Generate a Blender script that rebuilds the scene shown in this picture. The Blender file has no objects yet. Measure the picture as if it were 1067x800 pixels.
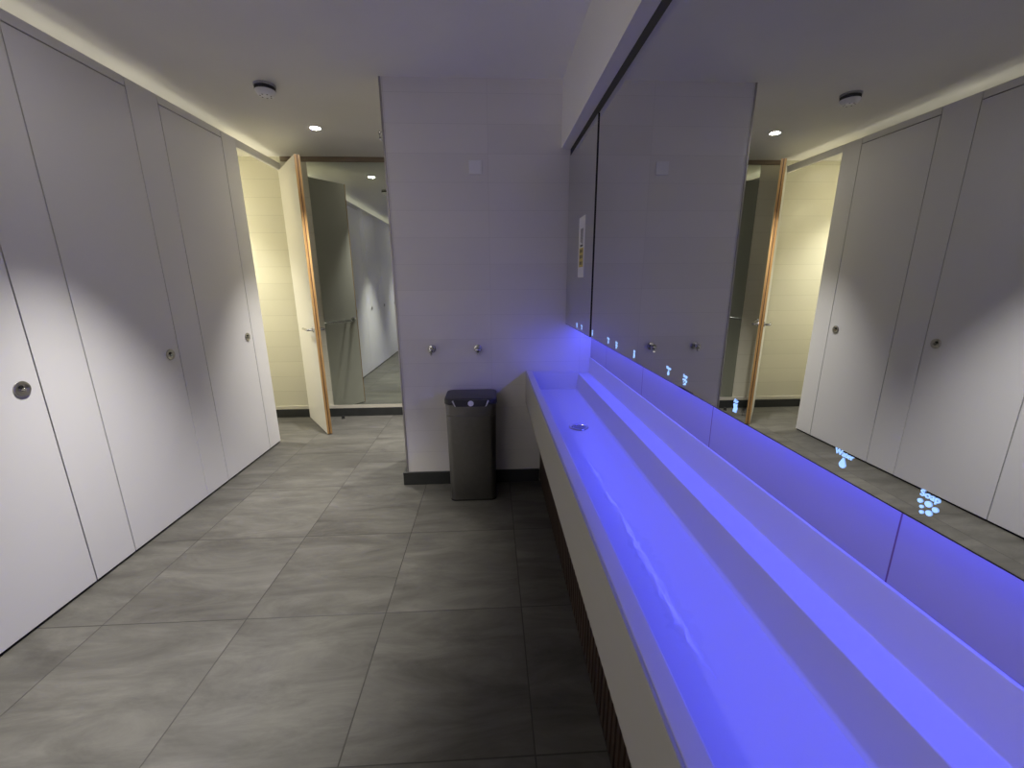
import bpy, bmesh, math, random
from mathutils import Matrix, Vector
random.seed(7)
PI = math.pi
SC = bpy.context.scene
COL = SC.collection

# ------------------------------------------------------------------ room dimensions (metres)
XL = -1.947        # face of the cubicle fronts
XM = 0.500         # face of the mirror cabinets
XB = 0.674         # back edge of the sink / tiled splashback
YF = 2.762         # tiled far wall
XF = -0.616        # its left corner
Y2 = 4.390         # end wall behind it
CEIL = 2.564
YE = 3.664         # end of the cubicle fronts
YBACK = -1.60
XOUT = -3.25
XR = 0.700

# ------------------------------------------------------------------ material helpers
def new_mat(name):
    m = bpy.data.materials.new(name); m.use_nodes = True
    nt = m.node_tree
    return m, nt, nt.nodes['Principled BSDF']

def plain(name, col, rough=0.5, metal=0.0, spec=0.5, noise=0.0, nscale=8.0, bump=0.0, bscale=200.0, coat=0.0):
    m, nt, b = new_mat(name)
    b.inputs['Base Color'].default_value = (*col, 1)
    b.inputs['Roughness'].default_value = rough
    b.inputs['Metallic'].default_value = metal
    b.inputs['Specular IOR Level'].default_value = spec
    b.inputs['Coat Weight'].default_value = coat
    geo = nt.nodes.new('ShaderNodeNewGeometry')
    if noise > 0:
        n = nt.nodes.new('ShaderNodeTexNoise'); n.inputs['Scale'].default_value = nscale
        n.inputs['Detail'].default_value = 5
        nt.links.new(geo.outputs['Position'], n.inputs['Vector'])
        r = nt.nodes.new('ShaderNodeMapRange')
        r.inputs['From Min'].default_value = 0.3; r.inputs['From Max'].default_value = 0.7
        r.inputs['To Min'].default_value = 1 - noise; r.inputs['To Max'].default_value = 1 + noise
        nt.links.new(n.outputs['Fac'], r.inputs['Value'])
        v = nt.nodes.new('ShaderNodeVectorMath'); v.operation = 'SCALE'
        v.inputs[0].default_value = col
        nt.links.new(r.outputs['Result'], v.inputs['Scale'])
        nt.links.new(v.outputs['Vector'], b.inputs['Base Color'])
    if bump > 0:
        n = nt.nodes.new('ShaderNodeTexNoise'); n.inputs['Scale'].default_value = bscale
        nt.links.new(geo.outputs['Position'], n.inputs['Vector'])
        bp = nt.nodes.new('ShaderNodeBump'); bp.inputs['Strength'].default_value = bump
        bp.inputs['Distance'].default_value = 0.002
        nt.links.new(n.outputs['Fac'], bp.inputs['Height'])
        nt.links.new(bp.outputs['Normal'], b.inputs['Normal'])
    return m

def emissive(name, col, strength):
    m, nt, b = new_mat(name)
    b.inputs['Base Color'].default_value = (*col, 1)
    b.inputs['Emission Color'].default_value = (*col, 1)
    b.inputs['Emission Strength'].default_value = strength
    return m

def N(nt, op, a, b=None):
    n = nt.nodes.new('ShaderNodeMath'); n.operation = op
    for i, v in enumerate((a, b)):
        if v is None: continue
        if isinstance(v, (int, float)): n.inputs[i].default_value = v
        else: nt.links.new(v, n.inputs[i])
    return n.outputs[0]

def joint_mask(nt, coord, origin, pitch, half):
    """1 on a joint line, 0 on the tile, for lines at origin + k*pitch."""
    f = N(nt, 'DIVIDE', N(nt, 'SUBTRACT', coord, origin), pitch)
    fr = N(nt, 'FRACT', f)
    d = N(nt, 'MINIMUM', fr, N(nt, 'SUBTRACT', 1.0, fr))
    d = N(nt, 'MULTIPLY', d, pitch)
    m = nt.nodes.new('ShaderNodeMapRange')
    m.inputs['From Min'].default_value = half * 0.6; m.inputs['From Max'].default_value = half * 1.4
    m.inputs['To Min'].default_value = 1; m.inputs['To Max'].default_value = 0
    nt.links.new(d, m.inputs['Value'])
    return m.outputs['Result'], N(nt, 'FLOOR', f)

def mixc(nt, fac, a, b):
    n = nt.nodes.new('ShaderNodeMix'); n.data_type = 'RGBA'
    nt.links.new(fac, n.inputs[0]) if not isinstance(fac, float) else setattr(n.inputs[0], 'default_value', fac)
    for i, v in ((6, a), (7, b)):
        if isinstance(v, tuple): n.inputs[i].default_value = (*v, 1)
        else: nt.links.new(v, n.inputs[i])
    return n.outputs[2]

def floor_material():
    m, nt, b = new_mat('grey_porcelain_floor_tiles')
    geo = nt.nodes.new('ShaderNodeNewGeometry')
    sep = nt.nodes.new('ShaderNodeSeparateXYZ'); nt.links.new(geo.outputs['Position'], sep.inputs[0])
    X, Y = sep.outputs[0], sep.outputs[1]
    mx, ix = joint_mask(nt, X, -1.087, 0.6, 0.0022)
    my, iy = joint_mask(nt, Y, 0.957, 0.6, 0.0022)
    joint = N(nt, 'MAXIMUM', mx, my)
    idv = nt.nodes.new('ShaderNodeCombineXYZ'); nt.links.new(ix, idv.inputs[0]); nt.links.new(iy, idv.inputs[1])
    wn = nt.nodes.new('ShaderNodeTexWhiteNoise'); wn.noise_dimensions = '3D'
    nt.links.new(idv.outputs[0], wn.inputs['Vector'])
    off = nt.nodes.new('ShaderNodeVectorMath'); off.operation = 'MULTIPLY_ADD'
    nt.links.new(wn.outputs['Color'], off.inputs[0]); off.inputs[1].default_value = (20, 20, 20)
    sc = nt.nodes.new('ShaderNodeVectorMath'); sc.operation = 'MULTIPLY'
    nt.links.new(geo.outputs['Position'], sc.inputs[0]); sc.inputs[1].default_value = (1.6, 6.0, 1)
    nt.links.new(sc.outputs[0], off.inputs[2])
    n1 = nt.nodes.new('ShaderNodeTexNoise'); n1.inputs['Scale'].default_value = 1.3
    n1.inputs['Detail'].default_value = 6; n1.inputs['Roughness'].default_value = .7
    n1.inputs['Distortion'].default_value = .6
    nt.links.new(off.outputs[0], n1.inputs['Vector'])
    n2 = nt.nodes.new('ShaderNodeTexNoise'); n2.inputs['Scale'].default_value = 3.0; n2.inputs['Detail'].default_value = 4
    nt.links.new(geo.outputs['Position'], n2.inputs['Vector'])
    ramp = nt.nodes.new('ShaderNodeValToRGB')
    ramp.color_ramp.elements[0].position = .30; ramp.color_ramp.elements[0].color = (.056, .053, .047, 1)
    ramp.color_ramp.elements[1].position = .70; ramp.color_ramp.elements[1].color = (.130, .125, .112, 1)
    e = ramp.color_ramp.elements.new(.5); e.color = (.090, .087, .077, 1)
    nt.links.new(n1.outputs['Fac'], ramp.inputs['Fac'])
    tv = N(nt, 'ADD', N(nt, 'MULTIPLY', wn.outputs['Value'], .16), .92)
    tv = N(nt, 'MULTIPLY', tv, N(nt, 'ADD', N(nt, 'MULTIPLY', n2.outputs['Fac'], .3), .85))
    v = nt.nodes.new('ShaderNodeVectorMath'); v.operation = 'SCALE'
    nt.links.new(ramp.outputs['Color'], v.inputs[0]); nt.links.new(tv, v.inputs['Scale'])
    c = mixc(nt, joint, v.outputs[0], (.035, .033, .03))
    nt.links.new(c, b.inputs['Base Color'])
    b.inputs['Roughness'].default_value = .5
    b.inputs['Specular IOR Level'].default_value = .35
    n3 = nt.nodes.new('ShaderNodeTexNoise'); n3.inputs['Scale'].default_value = 60; n3.inputs['Detail'].default_value = 4
    nt.links.new(geo.outputs['Position'], n3.inputs['Vector'])
    h = N(nt, 'SUBTRACT', N(nt, 'MULTIPLY', n3.outputs['Fac'], .12), joint)
    bp = nt.nodes.new('ShaderNodeBump'); bp.inputs['Strength'].default_value = .5; bp.inputs['Distance'].default_value = .0015
    nt.links.new(h, bp.inputs['Height']); nt.links.new(bp.outputs['Normal'], b.inputs['Normal'])
    return m

def wall_tile(name, col, jcol, axis, u0, z0=.886, pu=.6, pz=.16, rough=.28, half=.0012, faint=.5):
    """Pale rectangular wall tiles with tight joints; axis 0: wall runs along X, 1: along Y."""
    m, nt, b = new_mat(name)
    geo = nt.nodes.new('ShaderNodeNewGeometry')
    sep = nt.nodes.new('ShaderNodeSeparateXYZ'); nt.links.new(geo.outputs['Position'], sep.inputs[0])
    mu, iu = joint_mask(nt, sep.outputs[axis], u0, pu, half)
    mz, iz = joint_mask(nt, sep.outputs[2], z0, pz, half)
    joint = N(nt, 'MAXIMUM', mu, mz)
    idv = nt.nodes.new('ShaderNodeCombineXYZ'); nt.links.new(iu, idv.inputs[0]); nt.links.new(iz, idv.inputs[1])
    wn = nt.nodes.new('ShaderNodeTexWhiteNoise'); nt.links.new(idv.outputs[0], wn.inputs['Vector'])
    s = N(nt, 'ADD', N(nt, 'MULTIPLY', wn.outputs['Value'], .05), .975)
    v = nt.nodes.new('ShaderNodeVectorMath'); v.operation = 'SCALE'
    v.inputs[0].default_value = col; nt.links.new(s, v.inputs['Scale'])
    c = mixc(nt, N(nt, 'MULTIPLY', joint, faint), v.outputs[0], jcol)
    nt.links.new(c, b.inputs['Base Color'])
    b.inputs['Roughness'].default_value = rough
    b.inputs['Specular IOR Level'].default_value = .4
    bp = nt.nodes.new('ShaderNodeBump'); bp.inputs['Strength'].default_value = .35; bp.inputs['Distance'].default_value = .001
    nz = nt.nodes.new('ShaderNodeTexNoise'); nz.inputs['Scale'].default_value = 9
    nt.links.new(geo.outputs['Position'], nz.inputs['Vector'])
    h = N(nt, 'SUBTRACT', N(nt, 'MULTIPLY', nz.outputs['Fac'], .6), joint)
    nt.links.new(h, bp.inputs['Height']); nt.links.new(bp.outputs['Normal'], b.inputs['Normal'])
    return m

def wood_material(name, c1, c2, scale=(30, 30, 1.5), rough=.5):
    m, nt, b = new_mat(name)
    geo = nt.nodes.new('ShaderNodeNewGeometry')
    v = nt.nodes.new('ShaderNodeVectorMath'); v.operation = 'MULTIPLY'
    nt.links.new(geo.outputs['Position'], v.inputs[0]); v.inputs[1].default_value = scale
    n = nt.nodes.new('ShaderNodeTexNoise'); n.inputs['Scale'].default_value = 2.0; n.inputs['Detail'].default_value = 6
    nt.links.new(v.outputs[0], n.inputs['Vector'])
    r = nt.nodes.new('ShaderNodeValToRGB')
    r.color_ramp.elements[0].position = .3; r.color_ramp.elements[0].color = (*c1, 1)
    r.color_ramp.elements[1].position = .7; r.color_ramp.elements[1].color = (*c2, 1)
    nt.links.new(n.outputs['Fac'], r.inputs['Fac']); nt.links.new(r.outputs['Color'], b.inputs['Base Color'])
    b.inputs['Roughness'].default_value = rough
    return m

def water_material():
    m, nt, b = new_mat('thin_water')
    nt.nodes.remove(b)
    out = [n for n in nt.nodes if n.type == 'OUTPUT_MATERIAL'][0]
    geo = nt.nodes.new('ShaderNodeNewGeometry')
    sc = nt.nodes.new('ShaderNodeVectorMath'); sc.operation = 'MULTIPLY'
    nt.links.new(geo.outputs['Position'], sc.inputs[0]); sc.inputs[1].default_value = (70, 34, 1)
    n = nt.nodes.new('ShaderNodeTexNoise'); n.inputs['Scale'].default_value = 1.0; n.inputs['Detail'].default_value = 3
    nt.links.new(sc.outputs[0], n.inputs['Vector'])
    bp = nt.nodes.new('ShaderNodeBump'); bp.inputs['Strength'].default_value = .45; bp.inputs['Distance'].default_value = .0011
    nt.links.new(n.outputs['Fac'], bp.inputs['Height'])
    g = nt.nodes.new('ShaderNodeBsdfGlossy'); g.inputs['Roughness'].default_value = .03
    t = nt.nodes.new('ShaderNodeBsdfTransparent')
    f = nt.nodes.new('ShaderNodeFresnel'); 
    ior = nt.nodes.new('ShaderNodeMapRange'); ior.inputs['To Min'].default_value = 1.36; ior.inputs['To Max'].default_value = 1/1.36
    nt.links.new(geo.outputs['Backfacing'], ior.inputs['Value']); nt.links.new(ior.outputs['Result'], f.inputs['IOR'])
    nt.links.new(bp.outputs['Normal'], g.inputs['Normal']); nt.links.new(bp.outputs['Normal'], f.inputs['Normal'])
    mx = nt.nodes.new('ShaderNodeMixShader')
    nt.links.new(f.outputs[0], mx.inputs[0]); nt.links.new(t.outputs[0], mx.inputs[1]); nt.links.new(g.outputs[0], mx.inputs[2])
    nt.links.new(mx.outputs[0], out.inputs['Surface'])
    return m

M = dict(
    floor=floor_material(),
    ceiling=plain('ceiling_paint', (.86, .85, .82), .85, noise=.015, nscale=3),
    bulkhead=plain('bulkhead_paint', (.90, .89, .865), .7),
    far_tile=wall_tile('pale_wall_tiles_far', (.79, .77, .745), (.45, .43, .42), 0, .0, faint=.3),
    side_tile=wall_tile('pale_wall_tiles_side', (.79, .77, .745), (.45, .43, .42), 1, .1, faint=.3),
    end_tile=wall_tile('cream_wall_tiles', (.66, .64, .52), (.38, .36, .28), 0, -1.98, z0=.13, faint=.6),
    splash_tile=wall_tile('splashback_tiles', (.50, .46, .49), (.20, .08, .14), 1, .58, z0=-5, pz=20, rough=.2, half=.0015, faint=.9),
    skirting=plain('charcoal_skirting_tile', (.028, .030, .030), .4, noise=.15, nscale=12),
    laminate=plain('pale_grey_laminate', (.78, .775, .785), .42, spec=.4, bump=.12, bscale=700),
    dark_gap=plain('black_shadow_gap_strip', (.012, .010, .012), .8),
    solid=plain('white_solid_surface', (.74, .73, .74), .32, spec=.45),
    fascia=plain('greige_solid_surface', (.46, .45, .405), .45, spec=.35),
    mirror=plain('mirror_glass', (.66, .67, .67), .0, metal=1.0),
    mirror_green=plain('aged_mirror_glass', (.72, .77, .70), .0, metal=1.0),
    carcass=plain('dark_cabinet_board', (.03, .03, .027), .6),
    brown_band=wood_material('streaked_brown_band', (.17, .13, .09), (.27, .21, .15), (1.5, 30, 30)),
    cream_trim=plain('cream_metal_trim', (.62, .59, .50), .35),
    edge_trim=plain('brushed_corner_bead', (.42, .40, .40), .35, metal=.8),
    leaf=plain('cream_door_laminate', (.74, .72, .66), .42, spec=.4),
    oak=wood_material('oak_edge_lipping', (.32, .17, .055), (.62, .39, .16), (40, 40, 2), .4),
    oak_dark=plain('intumescent_strip', (.10, .045, .02), .6),
    steel=plain('satin_steel', (.50, .48, .45), .32, metal=1.0, noise=.08, nscale=40),
    chrome=plain('chrome', (.60, .60, .61), .10, metal=1.0),
    bin_body=plain('brushed_dark_steel', (.26, .255, .25), .32, metal=1.0, noise=.04, nscale=30),
    bin_lid=plain('black_plastic', (.045, .045, .05), .38),
    white=plain('white_plastic', (.86, .86, .87), .4),
    grey_plastic=plain('grey_plastic', (.42, .42, .45), .45),
    black=plain('black_rubber', (.012, .012, .012), .6),
    slats=wood_material('dark_stained_timber', (.018, .010, .007), (.060, .034, .022), (40, 40, 2), .5),
    water=water_material(),
    lamp=emissive('warm_lamp_lens', (1.0, .93, .80), 120),
    led=emissive('blue_led_diffuser', (.10, .11, 1.0), 8),
    symbol=emissive('backlit_pale_blue', (.33, .56, 1.0), 1.0),
    paper=plain('white_sticker_paper', (.80, .80, .82), .5),
    ink=plain('black_ink', (.03, .03, .035), .6),
    yellow=plain('yellow_print', (.62, .50, .14), .6),
    led_red=plain('dark_vent_slot', (.03, .03, .035), .6),
)

# ------------------------------------------------------------------ mesh helpers
def box(bm, x0, x1, y0, y1, z0, z1):
    vs = [bm.verts.new((x, y, z)) for z in (z0, z1) for y in (y0, y1) for x in (x0, x1)]
    for f in ((0, 2, 3, 1), (4, 5, 7, 6), (0, 1, 5, 4), (2, 6, 7, 3), (0, 4, 6, 2), (1, 3, 7, 5)):
        bm.faces.new([vs[i] for i in f])
    return vs

def prism(bm, pts, y0, y1, axis='y'):
    """Extrude a closed 2D outline: (x,z) along y, or (x,y) along z, or (y,z) along x."""
    def P(a, b, t):
        return (a, t, b) if axis == 'y' else ((a, b, t) if axis == 'z' else (t, a, b))
    A = [bm.verts.new(P(a, b, y0)) for a, b in pts]
    B = [bm.verts.new(P(a, b, y1)) for a, b in pts]
    n = len(pts)
    bm.faces.new(A); bm.faces.new(list(reversed(B)))
    for i in range(n):
        j = (i + 1) % n
        bm.faces.new((A[j], A[i], B[i], B[j]))

def lathe(bm, prof, center, axis, seg=32):
    """Revolve (radius, height) profile about an axis through center."""
    axis = Vector(axis).normalized()
    u = axis.orthogonal().normalized(); v = axis.cross(u)
    c = Vector(center); rings = []
    for r, h in prof:
        if r < 1e-6:
            rings.append([bm.verts.new(c + axis * h)])
        else:
            rings.append([bm.verts.new(c + axis * h + (u * math.cos(2*PI*k/seg) + v * math.sin(2*PI*k/seg)) * r) for k in range(seg)])
    for a, b in zip(rings, rings[1:]):
        for k in range(seg):
            l = (k + 1) % seg
            if len(a) == 1 and len(b) == 1: continue
            if len(a) == 1: bm.faces.new((a[0], b[l], b[k]))
            elif len(b) == 1: bm.faces.new((a[k], a[l], b[0]))
            else: bm.faces.new((a[k], a[l], b[l], b[k]))
    return rings

def tube(bm, pts, r, seg=12):
    pts = [Vector(p) for p in pts]; rings = []
    for i, p in enumerate(pts):
        d = (pts[min(i+1, len(pts)-1)] - pts[max(i-1, 0)]).normalized()
        u = d.cross(Vector((0, 0, 1)));
        u = u.normalized() if u.length > 1e-3 else Vector((1, 0, 0))
        v = d.cross(u)
        rr = r[i] if isinstance(r, (list, tuple)) else r
        rings.append([bm.verts.new(p + (u*math.cos(2*PI*k/seg) + v*math.sin(2*PI*k/seg))*rr) for k in range(seg)])
    for a, b in zip(rings, rings[1:]):
        for k in range(seg):
            bm.faces.new((a[k], a[(k+1) % seg], b[(k+1) % seg], b[k]))
    bm.faces.new(rings[0]); bm.faces.new(list(reversed(rings[-1])))

def rrect(w, d, r, n=6):
    pts = []
    for cx, cy, a0 in ((w/2-r, d/2-r, 0), (-w/2+r, d/2-r, 90), (-w/2+r, -d/2+r, 180), (w/2-r, -d/2+r, 270)):
        for k in range(n+1):
            a = math.radians(a0 + 90*k/n)
            pts.append((cx + r*math.cos(a), cy + r*math.sin(a)))
    return pts

def loft(bm, rings):
    R = [[bm.verts.new(p) for p in ring] for ring in rings]
    n = len(R[0])
    for a, b in zip(R, R[1:]):
        for k in range(n):
            bm.faces.new((a[k], a[(k+1) % n], b[(k+1) % n], b[k]))
    bm.faces.new(list(reversed(R[0]))); bm.faces.new(R[-1])

def wloc(o):
    v = Vector((0, 0, 0))
    while o is not None:
        v = v + o.location; o = o.parent
    return v

def obj(name, bm, mat, parent=None, origin=None, bevel=0.0, seg=2, smooth=False, label=None):
    """World-space bmesh -> one mesh object (its origin at the parent's, or at `origin`)."""
    o = bpy.data.objects.new(name, bpy.data.meshes.new(name)); COL.objects.link(o)
    base = Vector(origin) if origin is not None else (wloc(parent) if parent else Vector((0, 0, 0)))
    bmesh.ops.recalc_face_normals(bm, faces=bm.faces)
    bmesh.ops.translate(bm, verts=bm.verts, vec=-base)
    bm.to_mesh(o.data); bm.free()
    o.data.materials.append(mat)
    if parent is not None:
        o.parent = parent; o.location = base - wloc(parent)
    else:
        o.location = base
    if smooth:
        for p in o.data.polygons: p.use_smooth = True
        o.data.set_sharp_from_angle(angle=math.radians(35))
    if bevel > 0:
        md = o.modifiers.new('edge', 'BEVEL'); md.width = bevel; md.segments = seg
        md.limit_method = 'ANGLE'; md.angle_limit = math.radians(40)
    if label: o['label'] = label
    return o

def tag(o, label, cat, group=None):
    o['label'] = label; o['category'] = cat
    if group: o['group'] = group
    return o

def thing(name, loc, label, cat, group=None):
    o = bpy.data.objects.new(name, None); COL.objects.link(o); o.location = loc
    o.empty_display_size = .05
    return tag(o, label, cat, group)

def struct(name, bm, mat, bevel=0.0):
    o = obj(name, bm, mat, bevel=bevel); o['kind'] = 'structure'; return o

def copy_tree(o, parent=None):
    c = o.copy(); COL.objects.link(c); c.parent = parent
    for ch in list(o.children): copy_tree(ch, c)
    return c

def B(): return bmesh.new()
def bbox(*a):
    bm = B(); box(bm, *a); return bm

# ------------------------------------------------------------------ the room shell
struct('floor', bbox(XOUT-.1, 1.7, YBACK-.1, Y2+.1, -.08, 0), M['floor'])
struct('ceiling', bbox(XOUT-.1, 1.7, YBACK-.1, Y2+.1, CEIL, CEIL+.08), M['ceiling'])
struct('wall_far', bbox(XF, XR-.002, YF, 3.35, 0, CEIL), M['far_tile'])
struct('wall_end', bbox(XOUT, 1.6, Y2, Y2+.1, 0, CEIL), M['end_tile'])
struct('wall_right', bbox(XR-.024, XR+.1, YBACK, YF, 0, CEIL), M['splash_tile'])
struct('wall_corridor', bbox(1.55, 1.65, 3.35, Y2, 0, CEIL), M['side_tile'])
struct('wall_corridor_side', bbox(XR-.002, 1.6, 3.25, 3.35, 0, CEIL), M['far_tile'])
struct('wall_back', bbox(XOUT, XR, YBACK-.1, YBACK, 0, CEIL), M['far_tile'])
struct('wall_left', bbox(XOUT-.1, XOUT, YBACK, Y2, 0, CEIL), M['side_tile'])
struct('wall_lobby', bbox(XOUT, XL-.034, YE-.05, YE-.004, 0, 2.485), M['end_tile'])
# bulkhead above the mirrors; dark filler strip painted as the shaded recess below
struct('wall_bulkhead', bbox(.446, XR-.026, YBACK, YF-.001, 2.195, CEIL), M['bulkhead'])
struct('trim_recess_shade', bbox(.5025, XB-.02, YBACK, YF-.002, 2.150, 2.1945), M['carcass'])
# corner bead on the free edge of the far wall
struct('trim_2', bbox(XF-.004, XF+.007, YF-.004, YF+.008, .097, CEIL-.001), M['edge_trim'])
# skirtings
bm = B(); box(bm, XF-.030, .33, YF-.014, YF, 0, .096); struct('baseboard_far', bm, M['skirting'], .002)
struct('baseboard_far_return', bbox(XF-.030, XF-.0005, YF+.001, 3.35, 0, .096), M['skirting'], .002)
struct('baseboard_end', bbox(XOUT, 1.55, Y2-.014, Y2, 0, .090), M['skirting'], .002)
# pale strip above the end skirting, brown band above the end mirror
struct('trim_3', bbox(XOUT, 1.55, Y2-.011, Y2, .0905, .127), M['cream_trim'], .002)
struct('trim_4', bbox(XL, 1.55, Y2-.020, Y2, 2.522, CEIL-.001), M['brown_band'], .002)
# header over the lobby opening
struct('trim_5', bbox(XL-.030, XL, YE+.001, Y2-.022, 2.441, 2.500), M['laminate'], .0015)

# ------------------------------------------------------------------ cubicle fronts
PITCH = .822
DOOR0, DOOR1 = 2.884, 3.478        # the farthest door
def make_cubicle_door():
    t = thing('cubicle_door', (XL, DOOR0, 0), '', 'door', 'cubicle doors')
    obj('door_leaf', bbox(XL-.013, XL, DOOR0+.003, DOOR1-.003, .014, 2.4485), M['laminate'], t, bevel=.001)
    obj('gap_light_block', bbox(XL-.024, XL-.0135, DOOR0+.023, DOOR1-.023, 0, .05), M['dark_gap'], t)  # added dark strip: blocks cubicle light and keeps the floor gap black
    bm = B()
    lathe(bm, [(0, -.001), (.031, -.001), (.033, .002), (.032, .005), (.029, .0065), (.021, .0055), (.017, .0035), (.014, .0015), (0, .001)],
          (XL, DOOR1-.075, 1.0), (1, 0, 0), 36)
    lk = obj('indicator_lock', bm, M['steel'], t, smooth=True, label='round satin steel lock rose')
    bm = B()
    lathe(bm, [(.0, .0005), (.0085, .0005), (.0085, .007), (.006, .009), (0, .009)], (XL, DOOR1-.073, .997), (1, 0, 0), 18)
    box(bm, XL+.006, XL+.0105, DOOR1-.075-.012, DOOR1-.075+.012, .9955, 1.0)
    obj('thumb_turn', bm, M['chrome'], lk, smooth=True, label='shiny chrome turn')
    bm = B(); lathe(bm, [(0, .0012), (.0075, .0012), (.0075, .0075), (0, .0075)], (XL, DOOR1-.079, 1.009), (1, 0, 0), 14)
    obj('keyhole', bm, M['black'], lk, label='dark hole')
    return t
def make_panel(y1):
    y0 = DOOR1
    t = thing('partition_panel', (XL, y0, 0), '', 'partition panel', 'fixed partition panels')
    obj('panel_board', bbox(XL-.013, XL, y0+.003, y1-.003, .014, 2.4995), M['laminate'], t, bevel=.001)
    obj('door_header', bbox(XL-.013, XL, DOOR0+.003, DOOR1-.003, 2.4545, 2.4995), M['laminate'], t, bevel=.001)
    bm = B()
    box(bm, XL-.033, XL-.0135, y0-.022, y0+.022, 0, 2.424)
    box(bm, XL-.033, XL-.0135, DOOR0-.022, DOOR0+.022, 0, 2.424)
    box(bm, XL-.033, XL-.0135, DOOR0-.022, y0+.022, 2.425, 2.495)
    box(bm, XL-.024, XL-.0135, y0+.0225, y1-.0225 if y1 > YE else y1-.003, 0, .05)
    obj('light_stop_strip', bm, M['dark_gap'], t, label='added black light-blocking strip behind the joints')  # rebate strips, added dark to stop cubicle light leaking through the joints
    return t
door_labels = [
    'grey cubicle door farthest from the camera, next to the lobby opening',
    'grey cubicle door in the middle, half lit by a curved patch of lamp light',
    'nearest grey cubicle door, brightly lit, with its large round lock at left edge of view',
    'grey cubicle door just left of the camera, beyond the left edge, seen in the end mirror',
    'grey cubicle door behind the camera, second from the room\'s back wall',
    'grey cubicle door farthest behind the camera, next to the back wall']
panel_labels = [
    'narrow fixed grey panel ending the cubicle row beside the lobby opening',
    'narrow fixed grey panel between the farthest and the middle cubicle doors',
    'narrow fixed grey panel between the middle and the nearest cubicle doors',
    'narrow fixed grey panel on the camera side of the nearest cubicle door',
    'narrow fixed grey panel beside the camera, outside the left edge of the view',
    'narrow fixed grey panel behind the camera, nearest to the back wall']
d0, p0, p1 = make_cubicle_door(), make_panel(YE), make_panel(DOOR0 + PITCH)
for i in range(6):
    d = d0 if i == 0 else copy_tree(d0)
    p = p0 if i == 0 else (p1 if i == 1 else copy_tree(p1))
    d.location.y = DOOR0 - i*PITCH; p.location.y = DOOR1 - i*PITCH
    d['label'] = door_labels[i]; p['label'] = panel_labels[i]
# narrow closing piece at the camera-end of the row
e = obj('partition_end_panel', bbox(XL-.013, XL, YBACK, DOOR0-5*PITCH-.002, 0, 2.4995), M['laminate'], origin=(XL, YBACK, 0), bevel=.001)
tag(e, 'grey end panel closing the cubicle row against the back wall', 'partition panel')

# ------------------------------------------------------------------ open door at the lobby
LX = Vector((-.583, .812, 0)).normalized()      # from free edge to hinge
LN = Vector((.812, .583, 0)).normalized()       # through the thickness, away from the camera
LA = Vector((-1.580, 3.812, 0))
LL, LT, LZ = .665, .042, 2.436
def leaf_pt(s, t, z): p = LA + LX*s + LN*t; return Vector((p.x, p.y, z))
def leaf_box(bm, s0, s1, t0, t1, z0, z1):
    vs = [bm.verts.new(leaf_pt(s, t, z)) for z in (z0, z1) for t in (t0, t1) for s in (s0, s1)]
    for f in ((0, 2, 3, 1), (4, 5, 7, 6), (0, 1, 5, 4), (2, 6, 7, 3), (0, 4, 6, 2), (1, 3, 7, 5)):
        bm.faces.new([vs[i] for i in f])
dr = bpy.data.objects.new('door_1', None); COL.objects.link(dr); dr.location = leaf_pt(LL, 0, 0); dr['kind'] = 'structure'
bm = B(); leaf_box(bm, .008, LL, 0, LT, .008, LZ); obj('door_leaf', bm, M['leaf'], dr, bevel=.001)
bm = B(); leaf_box(bm, 0, .0085, .0, .017, .008, LZ); leaf_box(bm, 0, .0085, .025, LT, .008, LZ)
obj('edge_lipping', bm, M['oak'], dr, label='golden oak edge of the door')
bm = B(); leaf_box(bm, .002, .0085, .017, .025, .008, LZ); obj('door_seal', bm, M['oak_dark'], dr)
bm = B()
for s_ in (.15, .56): tube(bm, [leaf_pt(s_, LT, .995), leaf_pt(s_, LT+.052, .995)], .009, 12)
tube(bm, [leaf_pt(.12, LT+.052, .995), leaf_pt(.59, LT+.052, .995)], .0125, 14)
obj('pull_rail', bm, M['chrome'], dr, smooth=True, label='long horizontal chrome rail on the back of the door')
for side, nm in ((-1, 'front'), (1, 'back')):
    bm = B(); t0 = 0 if side < 0 else LT
    c = leaf_pt(.060, t0, 1.0)
    lathe(bm, [(0, 0), (.026, 0), (.026, .006), (.022, .009), (0, .009)], c, LN*side, 28)
    tube(bm, [leaf_pt(.060, t0 + side*.008, 1.0), leaf_pt(.060, t0 + side*.040, 1.0), leaf_pt(.066, t0 + side*.050, 1.0),
              leaf_pt(.080, t0 + side*.053, 1.0)] + ([leaf_pt(.215, t0 + side*.053, 1.0)] if side < 0 else []), .011, 14)
    obj('lever_handle' if side < 0 else 'thumb_turn', bm, M['chrome'], dr, smooth=True, label='polished lever handle on a round rose' if side < 0 else 'short chrome turn on a round rose')
for z in (.25, 1.2, 2.2):
    bm = B(); lathe(bm, [(0, -.05), (.007, -.05), (.007, .05), (0, .05)], leaf_pt(LL+.004, LT*.5, z), (0, 0, 1), 14)
    obj('hinge', bm, M['steel'], dr, smooth=True)
bm = B(); lathe(bm, [(0, 0), (.018, 0), (.018, .006), (.014, .012), (.014, .03), (0, .032)], (-1.60, 4.30, 0), (0, 0, 1), 20)
tag(obj('door_stop', bm, M['black'], origin=(-1.60, 4.30, 0), smooth=True),
    'small black rubber door stop on the floor behind the open door', 'door stop')

# ------------------------------------------------------------------ mirror on the end wall
bm = bbox(-1.712, 1.2, Y2-.010, Y2-.0005, .129, 2.520)
tag(obj('wall_mirror', bm, M['mirror_green'], origin=(-.25, Y2-.005, .129), bevel=.001),
    'tall greenish mirror covering the end wall behind the open door', 'mirror')

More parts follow.
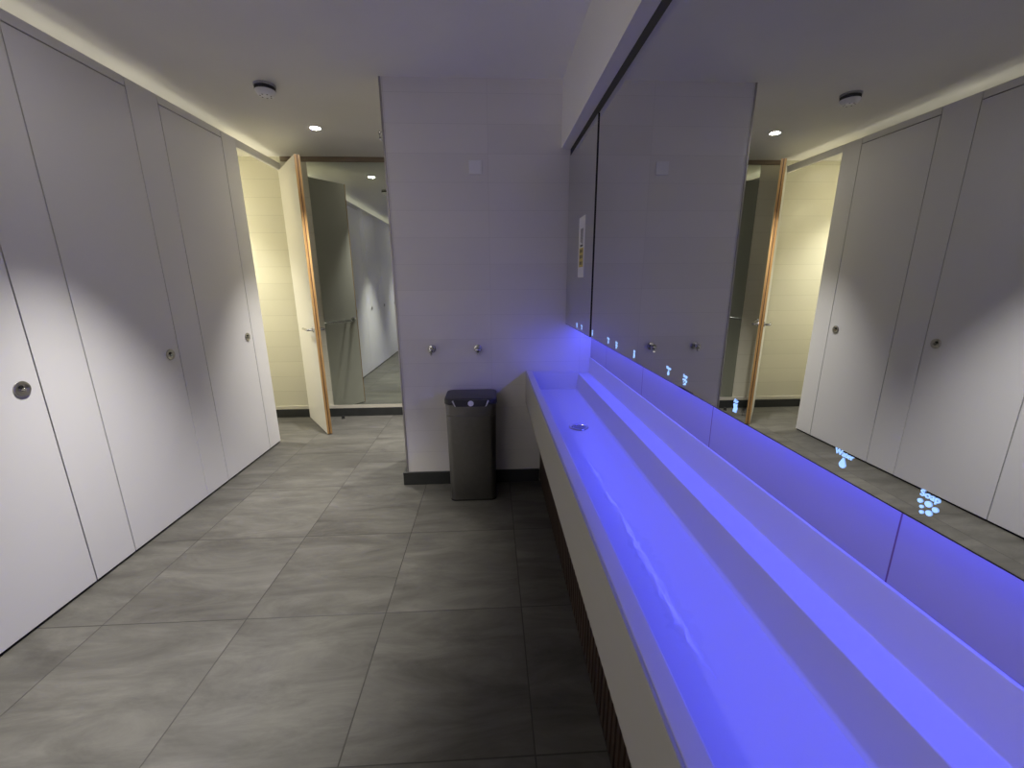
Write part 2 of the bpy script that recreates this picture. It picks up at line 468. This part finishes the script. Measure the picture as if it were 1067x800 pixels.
# ------------------------------------------------------------------ mirror cabinets over the sink
MZ0, MZ1 = 1.144, 2.148
def text_bm(body, size, y, z, x):
    cu = bpy.data.curves.new('t', 'FONT'); cu.body = body; cu.size = size; cu.align_x = 'CENTER'; cu.extrude = .0003
    cu.offset = .0001
    to = bpy.data.objects.new('t', cu); COL.objects.link(to)
    dg = bpy.context.evaluated_depsgraph_get(); dg.update()
    me = bpy.data.meshes.new_from_object(to.evaluated_get(dg))
    bm = B(); bm.from_mesh(me)
    mat = Matrix(((0, 0, -1, x), (-1, 0, 0, y), (0, 1, 0, z), (0, 0, 0, 1)))
    bmesh.ops.transform(bm, matrix=mat, verts=bm.verts)
    bpy.data.objects.remove(to); bpy.data.meshes.remove(me); bpy.data.curves.remove(cu)
    return bm
def disc(bm, y, z, r, x0=XM-.0012, x1=XM-.0003, n=20):
    prism(bm, [(y + r*math.cos(2*PI*k/n), z + r*math.sin(2*PI*k/n)) for k in range(n)], x0, x1, 'x')
def symbol(kind, y, parent):
    bm = B(); zc = 1.1655
    if kind == 'soap':
        for dy, dz, r in ((.0000, .0045, .0042), (-.0075, .0020, .0036), (-.0025, -.0050, .0038), (.0085, .0040, .0030), (.0058, -.0018, .0022), (.0045, -.0078, .0024)):
            disc(bm, y+dy*1.1, zc+dz*1.05, r*.84)
    elif kind == 'water':
        pts = []
        for k in range(24):
            a = 2*PI*k/24; r = .0052
            yy, zz = r*math.sin(a), -r*math.cos(a)
            if zz > 0: yy *= (1 - zz/r*.75); zz *= 2.0
            pts.append((y+yy, zc-.001+zz))
        prism(bm, pts, XM-.0012, XM-.0003, 'x')
    else:
        for dy in (-.0042, 0, .0042):
            w = .0011; L = [(dy + .0011*math.sin(k*.9), .009 - k*.0018) for k in range(11)]
            for (a, b), (c, d) in zip(L, L[1:]):
                prism(bm, [(y+a-w, zc+b), (y+a+w, zc+b), (y+c+w, zc+d), (y+c-w, zc+d)], XM-.0012, XM-.0003, 'x')
    o = obj(kind + '_symbol', bm, M['symbol'], parent, label='pale blue backlit %s symbol' % kind)
    word = {'soap': 'Soap', 'water': 'Water', 'air': 'Air'}[kind]
    t = obj('lettering', text_bm(word, .0114, y, 1.1765, XM-.0008), M['symbol'], o, label='glowing word ' + word)
def mirror_cabinet(y0, y1, label, symbols):
    t = thing('mirror_cabinet', (XM, y0, MZ0), label, 'mirror')
    obj('mirror_panel', bbox(XM, XM+.006, y0, y1, MZ0, MZ1), M['mirror'], t, bevel=.0008, seg=1)
    obj('cabinet_box', bbox(XM+.0065, XB-.004, y0+.004, y1-.004, MZ0+.006, MZ1-.002), M['carcass'], t)
    obj('bottom_edge', bbox(XM-.0004, XM+.006, y0, y1, MZ0-.0004, MZ0+.0009), M['dark_gap'], t, label='dark lower edge of the mirror')
    if y0 > 2: obj('joint_strip', bbox(XM+.0002, XM+.02, y0-.0018, y0-.0001, MZ0, MZ1), M['dark_gap'], t, label='black joint line')
    for k, y in symbols: symbol(k, y, t)
    if y0 > 2: t.location.x -= .0045       # this door stands slightly proud of its neighbour
    return t
mirror_cabinet(2.0655, YF-.012, 'short mirror panel next to the tiled far wall, with a sticker on it', [('soap', 2.378), ('water', 2.250)])
mirror_cabinet(.205, 2.0595, 'long mirror panel above the sink reflecting the cubicle row',
               [('air', 2.022), ('water', 1.738), ('soap', 1.620), ('air', 1.410), ('water', 1.122), ('soap', 1.019), ('air', .791), ('water', .523), ('soap', .404)])
mirror_cabinet(YBACK+.01, .199, 'mirror panel beside and behind the camera, past the right edge of the view',
               [('air', .170), ('water', -.09), ('soap', -.21), ('air', -.45), ('water', -.70), ('soap', -.82)])
# instruction sticker on the far mirror panel
st = thing('sticker', (XM, 2.318, 1.435), 'small white instruction sticker with yellow band on the short mirror panel', 'sticker')
obj('sticker_sheet', bbox(XM-.0014, XM-.0002, 2.245, 2.395, 1.437, 1.750), M['paper'], st)
bm = B()
for k in range(3):
    box(bm, XM-.0019, XM-.0014, 2.290+.022*k, 2.300+.022*k, 1.610+.006*k, 1.690)
box(bm, XM-.0019, XM-.0014, 2.285, 2.350, 1.598, 1.608)
obj('printed_text', bm, M['ink'], st, label='dark printed lines')
obj('printed_band', bbox(XM-.0017, XM-.0014, 2.27, 2.37, 1.492, 1.592), M['yellow'], st, label='yellow printed band')
bm = B()
for z in (1.575, 1.545, 1.512): 
    for y in (2.298, 2.325, 2.345): box(bm, XM-.0021, XM-.0017, y-.008, y+.006, z-.008, z+.009)
obj('printed_pictogram', bm, M['ink'], st)

st.location.x -= .0045

# ------------------------------------------------------------------ LED strip under the cabinets
bm = B(); prism(bm, [(.630, MZ0-.001), (.630, MZ0+.0055), (.652, MZ0+.0055), (.652, MZ0-.001), (.650, MZ0-.001), (.650, MZ0+.003), (.632, MZ0+.003), (.632, MZ0-.001)], YBACK+.02, YF-.02)
t = thing('undermounted_led_strip', (.641, .6, MZ0+.0055), 'long blue led strip hidden under the mirror cabinets above the sink', 'light')
obj('channel', bm, M['steel'], t)
obj('diffuser', bbox(.6325, .6495, YBACK+.03, YF-.03, MZ0+.0002, MZ0+.0025), M['led'], t)

# ------------------------------------------------------------------ trough sink
SY0, SY1 = YBACK+.02, YF-.003
sk = thing('trough_sink', (.45, .6, .600), 'long white solid-surface trough sink glowing blue under the mirrors', 'sink')
bm = B()
prof = [(.2365, .603), (.2365, .824), (.274, .824), (.280, .712), (.296, .697), (.566, .697), (.574, .703),
        (.592, .802), (.669, .802), (.669, .913), (.6755, .913), (.6755, .600)]
prism(bm, prof, SY0, SY1-.028)
prism(bm, [(.2365, .603), (.2365, .824), (.592, .824-.010), (.592, .802), (.669, .802), (.669, .913), (.6755, .913), (.6755, .600)], SY1-.028, SY1)
obj('basin', bm, M['solid'], sk, bevel=.003, seg=3)
obj('front_fascia', bbox(.230, .2363, SY0, SY1, .600, .8235), M['fascia'], sk, bevel=.0015, label='greige front edge of the sink')
dc = (.436, 1.969, .6972)
bm = B()
lathe(bm, [(.047, .0), (.049, .002), (.046, .004), (.036, .0035), (.034, .001), (.034, .0)], dc, (0, 0, 1), 36)
for k in range(-3, 4):
    h = math.sqrt(max(.034**2 - (k*.009)**2, 0))
    box(bm, dc[0]+k*.009-.0022, dc[0]+k*.009+.0022, dc[1]-h, dc[1]+h, dc[2]+.0008, dc[2]+.0028)
dn = obj('drain', bm, M['chrome'], sk, smooth=True, label='round chrome slotted drain')
bm = B(); lathe(bm, [(0, .0002), (.0335, .0002), (.0335, .0006), (0, .0006)], dc, (0, 0, 1), 30)
obj('drain_hole', bm, M['black'], dn, label='black opening under the slots')

# water lying along the basin floor
def wet(name, path, label, seed):
    rnd = random.Random(seed); bm = B(); z = .6972
    n = 2 + int(abs(path[0][1]-path[-1][1]) / .004)
    def at(t):
        f = t*(len(path)-1); i = min(int(f), len(path)-2); f -= i
        return [path[i][j]*(1-f) + path[i+1][j]*f for j in range(3)]
    rows = []; wl = wr = 0
    for i in range(n+1):
        x, y, w = at(i/n)
        wl = .75*wl + .25*rnd.uniform(-1, 1); wr = .75*wr + .25*rnd.uniform(-1, 1)
        a = x - w*(1+1.2*wl); b = x + w*(1+1.2*wr)
        rows.append([bm.verts.new((a + (b-a)*k/8, y, z + .0005*math.sin(PI*k/8)**.4)) for k in range(9)])
    for r0, r1 in zip(rows, rows[1:]):
        for k in range(8): bm.faces.new((r0[k], r0[k+1], r1[k+1], r1[k]))
    o = obj(name, bm, M['water'], origin=(path[0][0], path[0][1], z), smooth=True)
    if o.data.polygons[0].normal.z < 0: o.data.flip_normals()
    tag(o, label, 'water', 'water on the basin floor')
    return o
wet('water_streak', [(.392, 1.580, .004), (.394, 1.50, .012), (.398, 1.42, .016), (.400, 1.37, .004)], 'short broken water streak nearest to the drain', 1)
wet('water_streak', [(.394, 1.305, .006), (.398, 1.25, .018), (.410, 1.195, .006)], 'small straight water streak between the drain-side one and the longest', 2)
wet('water_streak', [(.404, 1.170, .006), (.408, 1.05, .020), (.410, .95, .024), (.412, .88, .030), (.408, .80, .024), (.404, .72, .026), (.404, .66, .018), (.409, .595, .003)],
    'longest water streak, running along the near half of the basin floor', 3)
# ------------------------------------------------------------------ slatted vanity under the sink
v = thing('vanity_unit', (.36, .6, 0), 'dark timber vanity with vertical slats under the trough sink', 'vanity')
bm = B(); y = SY0
while y < SY1-.03:
    box(bm, .332, .346, y, y+.026, .03, .598); y += .038
obj('slatted_front', bm, M['slats'], v, bevel=.0015, seg=1)
obj('carcass', bbox(.347, XB-.004, SY0, SY1-.002, .0, .598), M['carcass'], v)
obj('plinth', bbox(.338, .3465, SY0, SY1-.002, 0, .028), M['black'], v)

# ------------------------------------------------------------------ waste bin
bx, by = -.137, 2.612
bn = thing('waste_bin', (bx, by, 0), 'tall rectangular steel waste bin with black lid against the tiled wall', 'bin')
def ring(w, d, r, z): return [(bx+x, by+y, z) for x, y in rrect(w, d, r)]
bm = B(); loft(bm, [ring(.296, .216, .035, .0), ring(.300, .220, .036, .006), ring(.318, .232, .038, .593), ring(.315, .229, .037, .5945)])
obj('bin_body', bm, M['bin_body'], bn, smooth=True)
bm = B(); loft(bm, [ring(.306, .220, .036, .5946), ring(.306, .220, .036, .5995), ring(.319, .233, .038, .600), ring(.322, .236, .038, .668), ring(.318, .232, .037, .670)])
obj('upper_band', bm, M['bin_body'], bn, smooth=True)
bm = B(); loft(bm, [ring(.318, .232, .037, .6702), ring(.332, .242, .040, .674), ring(.332, .242, .040, .700), ring(.322, .232, .038, .708), ring(.300, .210, .03, .710)])
ld = obj('lid', bm, M['bin_lid'], bn, smooth=True)
bm = B(); prism(bm, [(bx-.108, .704), (bx-.092, .660), (bx+.092, .660), (bx+.108, .704)], by-.132, by-.118)
obj('lid_flap', bm, M['bin_lid'], ld, bevel=.003)
bm = B()
prism(bm, [(bx-.115, .696), (bx-.108, .700), (bx-.092, .660), (bx-.099, .664)], by-.134, by-.118)
obj('flap_trim', bm, M['white'], ld, label='pale edge left of the flap')
bm = B()
prism(bm, [(bx+.108, .700), (bx+.115, .696), (bx+.099, .664), (bx+.092, .660)], by-.134, by-.118)
obj('flap_trim', bm, M['white'], ld, label='pale edge right of the flap')
bm = B(); lathe(bm, [(0, 0), (.018, 0), (.018, .003), (0, .0035)], (bx+.002, by-.1325, .682), (0, -1, 0), 24)
obj('badge', bm, M['white'], ld, label='round white badge')
bm = B(); loft(bm, [ring(.302, .222, .037, 0), ring(.303, .223, .037, .010), ring(.297, .217, .036, .011)])
obj('base_ring', bm, M['black'], bn)

# ------------------------------------------------------------------ fittings on the far wall
def robe_hook():
    x, z = -.397, .982
    t = thing('wall_mounted_robe_hook', (x, YF, z), '', 'hook', 'robe hooks on the far wall')
    bm = B(); lathe(bm, [(0, 0), (.026, 0), (.027, .004), (.024, .008), (.012, .010), (0, .010)], (x, YF-.0005, z), (0, -1, 0), 32)
    obj('rose', bm, M['chrome'], t, smooth=True)
    bm = B(); lathe(bm, [(.009, .009), (.007, .022), (.008, .032), (.015, .038), (.0195, .046), (.0195, .052), (.015, .060), (.007, .064), (0, .065)], (x, YF, z), (0, -1, 0), 32)
    tube(bm, [(x, YF-.036, z-.004), (x, YF-.040, z-.020), (x, YF-.052, z-.030), (x, YF-.062, z-.026)], [.006, .006, .006, .007], 12)
    obj('peg', bm, M['chrome'], t, smooth=True)
    return t
h = robe_hook(); h['label'] = 'chrome robe hook on the tiled wall, left of the pair'
h2 = copy_tree(h); h2.location.x = -.091; h2['label'] = 'chrome robe hook on the tiled wall directly above the bin lid'
bm = bbox(-.116, -.036, YF-.009, YF-.0005, 2.052, 2.130)
sp = thing('switch_plate', (-.076, YF, 2.09), 'blank pale square plate high on the tiled far wall', 'plate')
obj('plate', bm, M['white'], sp, bevel=.003)
obj('plate_cover', bbox(-.110, -.042, YF-.0105, YF-.009, 2.058, 2.124), M['white'], sp, bevel=.001)
# chrome bracket behind the corner of the far wall
t = thing('wall_bracket', (XF, 2.86, 2.285), 'tiny shiny bracket peeking past the top of the tiled corner', 'bracket')
bm = B(); lathe(bm, [(0, 0), (.022, 0), (.022, .006), (0, .008)], (XF-.0005, 2.86, 2.285), (-1, 0, 0), 24)
obj('rose', bm, M['chrome'], t, smooth=True)
bm = B(); tube(bm, [(XF-.006, 2.86, 2.262), (XF-.030, 2.86, 2.262), (XF-.042, 2.86, 2.272), (XF-.044, 2.86, 2.30), (XF-.036, 2.86, 2.312)], [.006, .006, .008, .008, .010], 12)
obj('arm', bm, M['chrome'], t, smooth=True)

# ------------------------------------------------------------------ ceiling fittings
dx, dy = -1.322, 2.895
t = thing('smoke_detector', (dx, dy, CEIL), 'small white round smoke detector on the ceiling', 'smoke detector')
bm = B(); lathe(bm, [(0, 0), (.060, 0), (.061, -.010), (.050, -.013), (0, -.013)], (dx, dy, CEIL-.0005), (0, 0, 1), 36)
obj('base', bm, M['grey_plastic'], t, smooth=True)
bm = B(); lathe(bm, [(.044, -.013), (.057, -.014), (.057, -.031), (.044, -.032)], (dx, dy, CEIL-.0005), (0, 0, 1), 36)
obj('vent_ring', bm, M['led_red'], t, smooth=True, label='dark slotted ring')
bm = B(); lathe(bm, [(.056, -.031), (.057, -.034), (.043, -.057), (.037, -.060), (0, -.061)], (dx, dy, CEIL-.0005), (0, 0, 1), 36)
cp = obj('cap', bm, M['white'], t, smooth=True)
bm = B()
for k in range(7):
    a = 2*PI*k/7 - 1.8
    c = Vector((dx+.030*math.cos(a), dy+.030*math.sin(a), CEIL-.058)); box(bm, c.x-.004, c.x+.004, c.y-.004, c.y+.004, c.z-.0035, c.z+.002)
obj('vent_hole', bm, M['led_red'], cp)

def downlight():
    t = thing('downlight', (0, 0, CEIL), '', 'light', 'ceiling downlights')
    bm = B(); lathe(bm, [(.036, -.001), (.036, -.004), (.048, -.005), (.051, -.002), (.051, -.0002), (.036, -.0002)], (0, 0, CEIL), (0, 0, 1), 40)
    obj('bezel', bm, M['white'], t, smooth=True)
    bm = B(); lathe(bm, [(0, -.0045), (.036, -.0035), (.036, -.0005), (0, -.0005)], (0, 0, CEIL), (0, 0, 1), 32)
    obj('lens', bm, M['lamp'], t, smooth=True, label='glowing lens')
    return t
dl = downlight()
spots = [(-1.313, 3.610, 'lit round downlight in the ceiling in front of the open door'),
         (-1.313, 1.880, 'round downlight above the nearest cubicle door, just above the view'),
         (-1.313, .130, 'round downlight in the ceiling beside the camera'),
         (-1.313, -1.20, 'round downlight in the ceiling near the back wall'),
         (-2.74, 3.86, 'round downlight in the lobby ceiling through the opening'),
         (-.20, 3.87, 'unseen round downlight added in the corridor ceiling behind the tiled far wall')]  # corridor lamp is added, replacing light the end mirror would throw
LAMPCOL = (1.0, .955, .90)
def spot(name, loc, power, half, blend, col, r=.03, target=None):
    l = bpy.data.lights.new(name, 'SPOT'); l.energy = power; l.spot_size = 2*math.radians(half); l.spot_blend = blend
    l.color = col; l.shadow_soft_size = r
    o = bpy.data.objects.new(name, l); COL.objects.link(o); o.location = loc
    return o
POW = [265, 340, 225, 330, 175, 170]
for i, (x, y, lb) in enumerate(spots):
    d = dl if i == 0 else copy_tree(dl)
    d.location = (x, y, CEIL); d['label'] = lb
    spot('downlight_beam', (x, y, CEIL-.012), POW[i], 32 if i < 4 else (50 if i == 4 else 44), .9, LAMPCOL if i != 4 else (1, .955, .82), .03)

# ------------------------------------------------------------------ light inside the cubicles and from the LED strip
for y in (3.15, 2.33, 1.5, .68, -.14, -.96):
    l = bpy.data.lights.new('cubicle_lamp', 'POINT'); l.energy = 2.3; l.color = (1, .94, .78); l.shadow_soft_size = .08
    o = bpy.data.objects.new('cubicle_lamp', l); COL.objects.link(o); o.location = (-2.62, y, 2.18)
for k in range(4):
    y0 = YBACK + .02 + k*1.49
    l = bpy.data.lights.new('cove_light', 'AREA'); l.shape = 'RECTANGLE'; l.size = .02; l.size_y = 1.49
    l.color = (1, .94, .78); l.energy = .20
    o = bpy.data.objects.new('cove_light', l); COL.objects.link(o); o.location = (XL-.055, y0+.745, 2.462); o.rotation_euler = (PI, 0, 0)
for k in range(3):
    y0 = YBACK + .03 + k*1.435; y1 = y0 + 1.435
    l = bpy.data.lights.new('led_strip_light', 'AREA'); l.shape = 'RECTANGLE'; l.size = .014; l.size_y = 1.43
    l.color = (.058, .074, 1.0); l.energy = 2.8
    o = bpy.data.objects.new('led_strip_light', l); COL.objects.link(o); o.location = (.641, (y0+y1)/2, MZ0-.0012)
# world: unlit
w = bpy.data.worlds.new('w'); SC.world = w; w.use_nodes = True
w.node_tree.nodes['Background'].inputs[0].default_value = (.02, .02, .022, 1)
w.node_tree.nodes['Background'].inputs[1].default_value = .3

# ------------------------------------------------------------------ camera
cam = bpy.data.cameras.new('camera'); co = bpy.data.objects.new('camera', cam); COL.objects.link(co)
cam.sensor_width = 36; cam.sensor_fit = 'HORIZONTAL'; cam.lens = 431.03/1067*36; cam.clip_start = .02; cam.clip_end = 50
R = Vector((.99867747, -.05104238, -.00616255)); U = Vector((.01835151, .24193294, .97011941)); F = Vector((.04802628, .9689495, -.24254968))
co.matrix_world = Matrix(((R.x, U.x, -F.x, 0), (R.y, U.y, -F.y, 0), (R.z, U.z, -F.z, 1.42318), (0, 0, 0, 1)))
SC.camera = co

# ------------------------------------------------------------------ look
SC.view_settings.view_transform = 'Standard'; SC.view_settings.look = 'None'
SC.view_settings.gamma = 1; SC.view_settings.use_curve_mapping = False
SC.view_settings.exposure = 0.22
cy = SC.cycles
cy.max_bounces = 14; cy.diffuse_bounces = 8; cy.glossy_bounces = 8; cy.transparent_max_bounces = 12
cy.sample_clamp_indirect = 8; cy.caustics_reflective = False; cy.caustics_refractive = False
cy.use_denoising = True
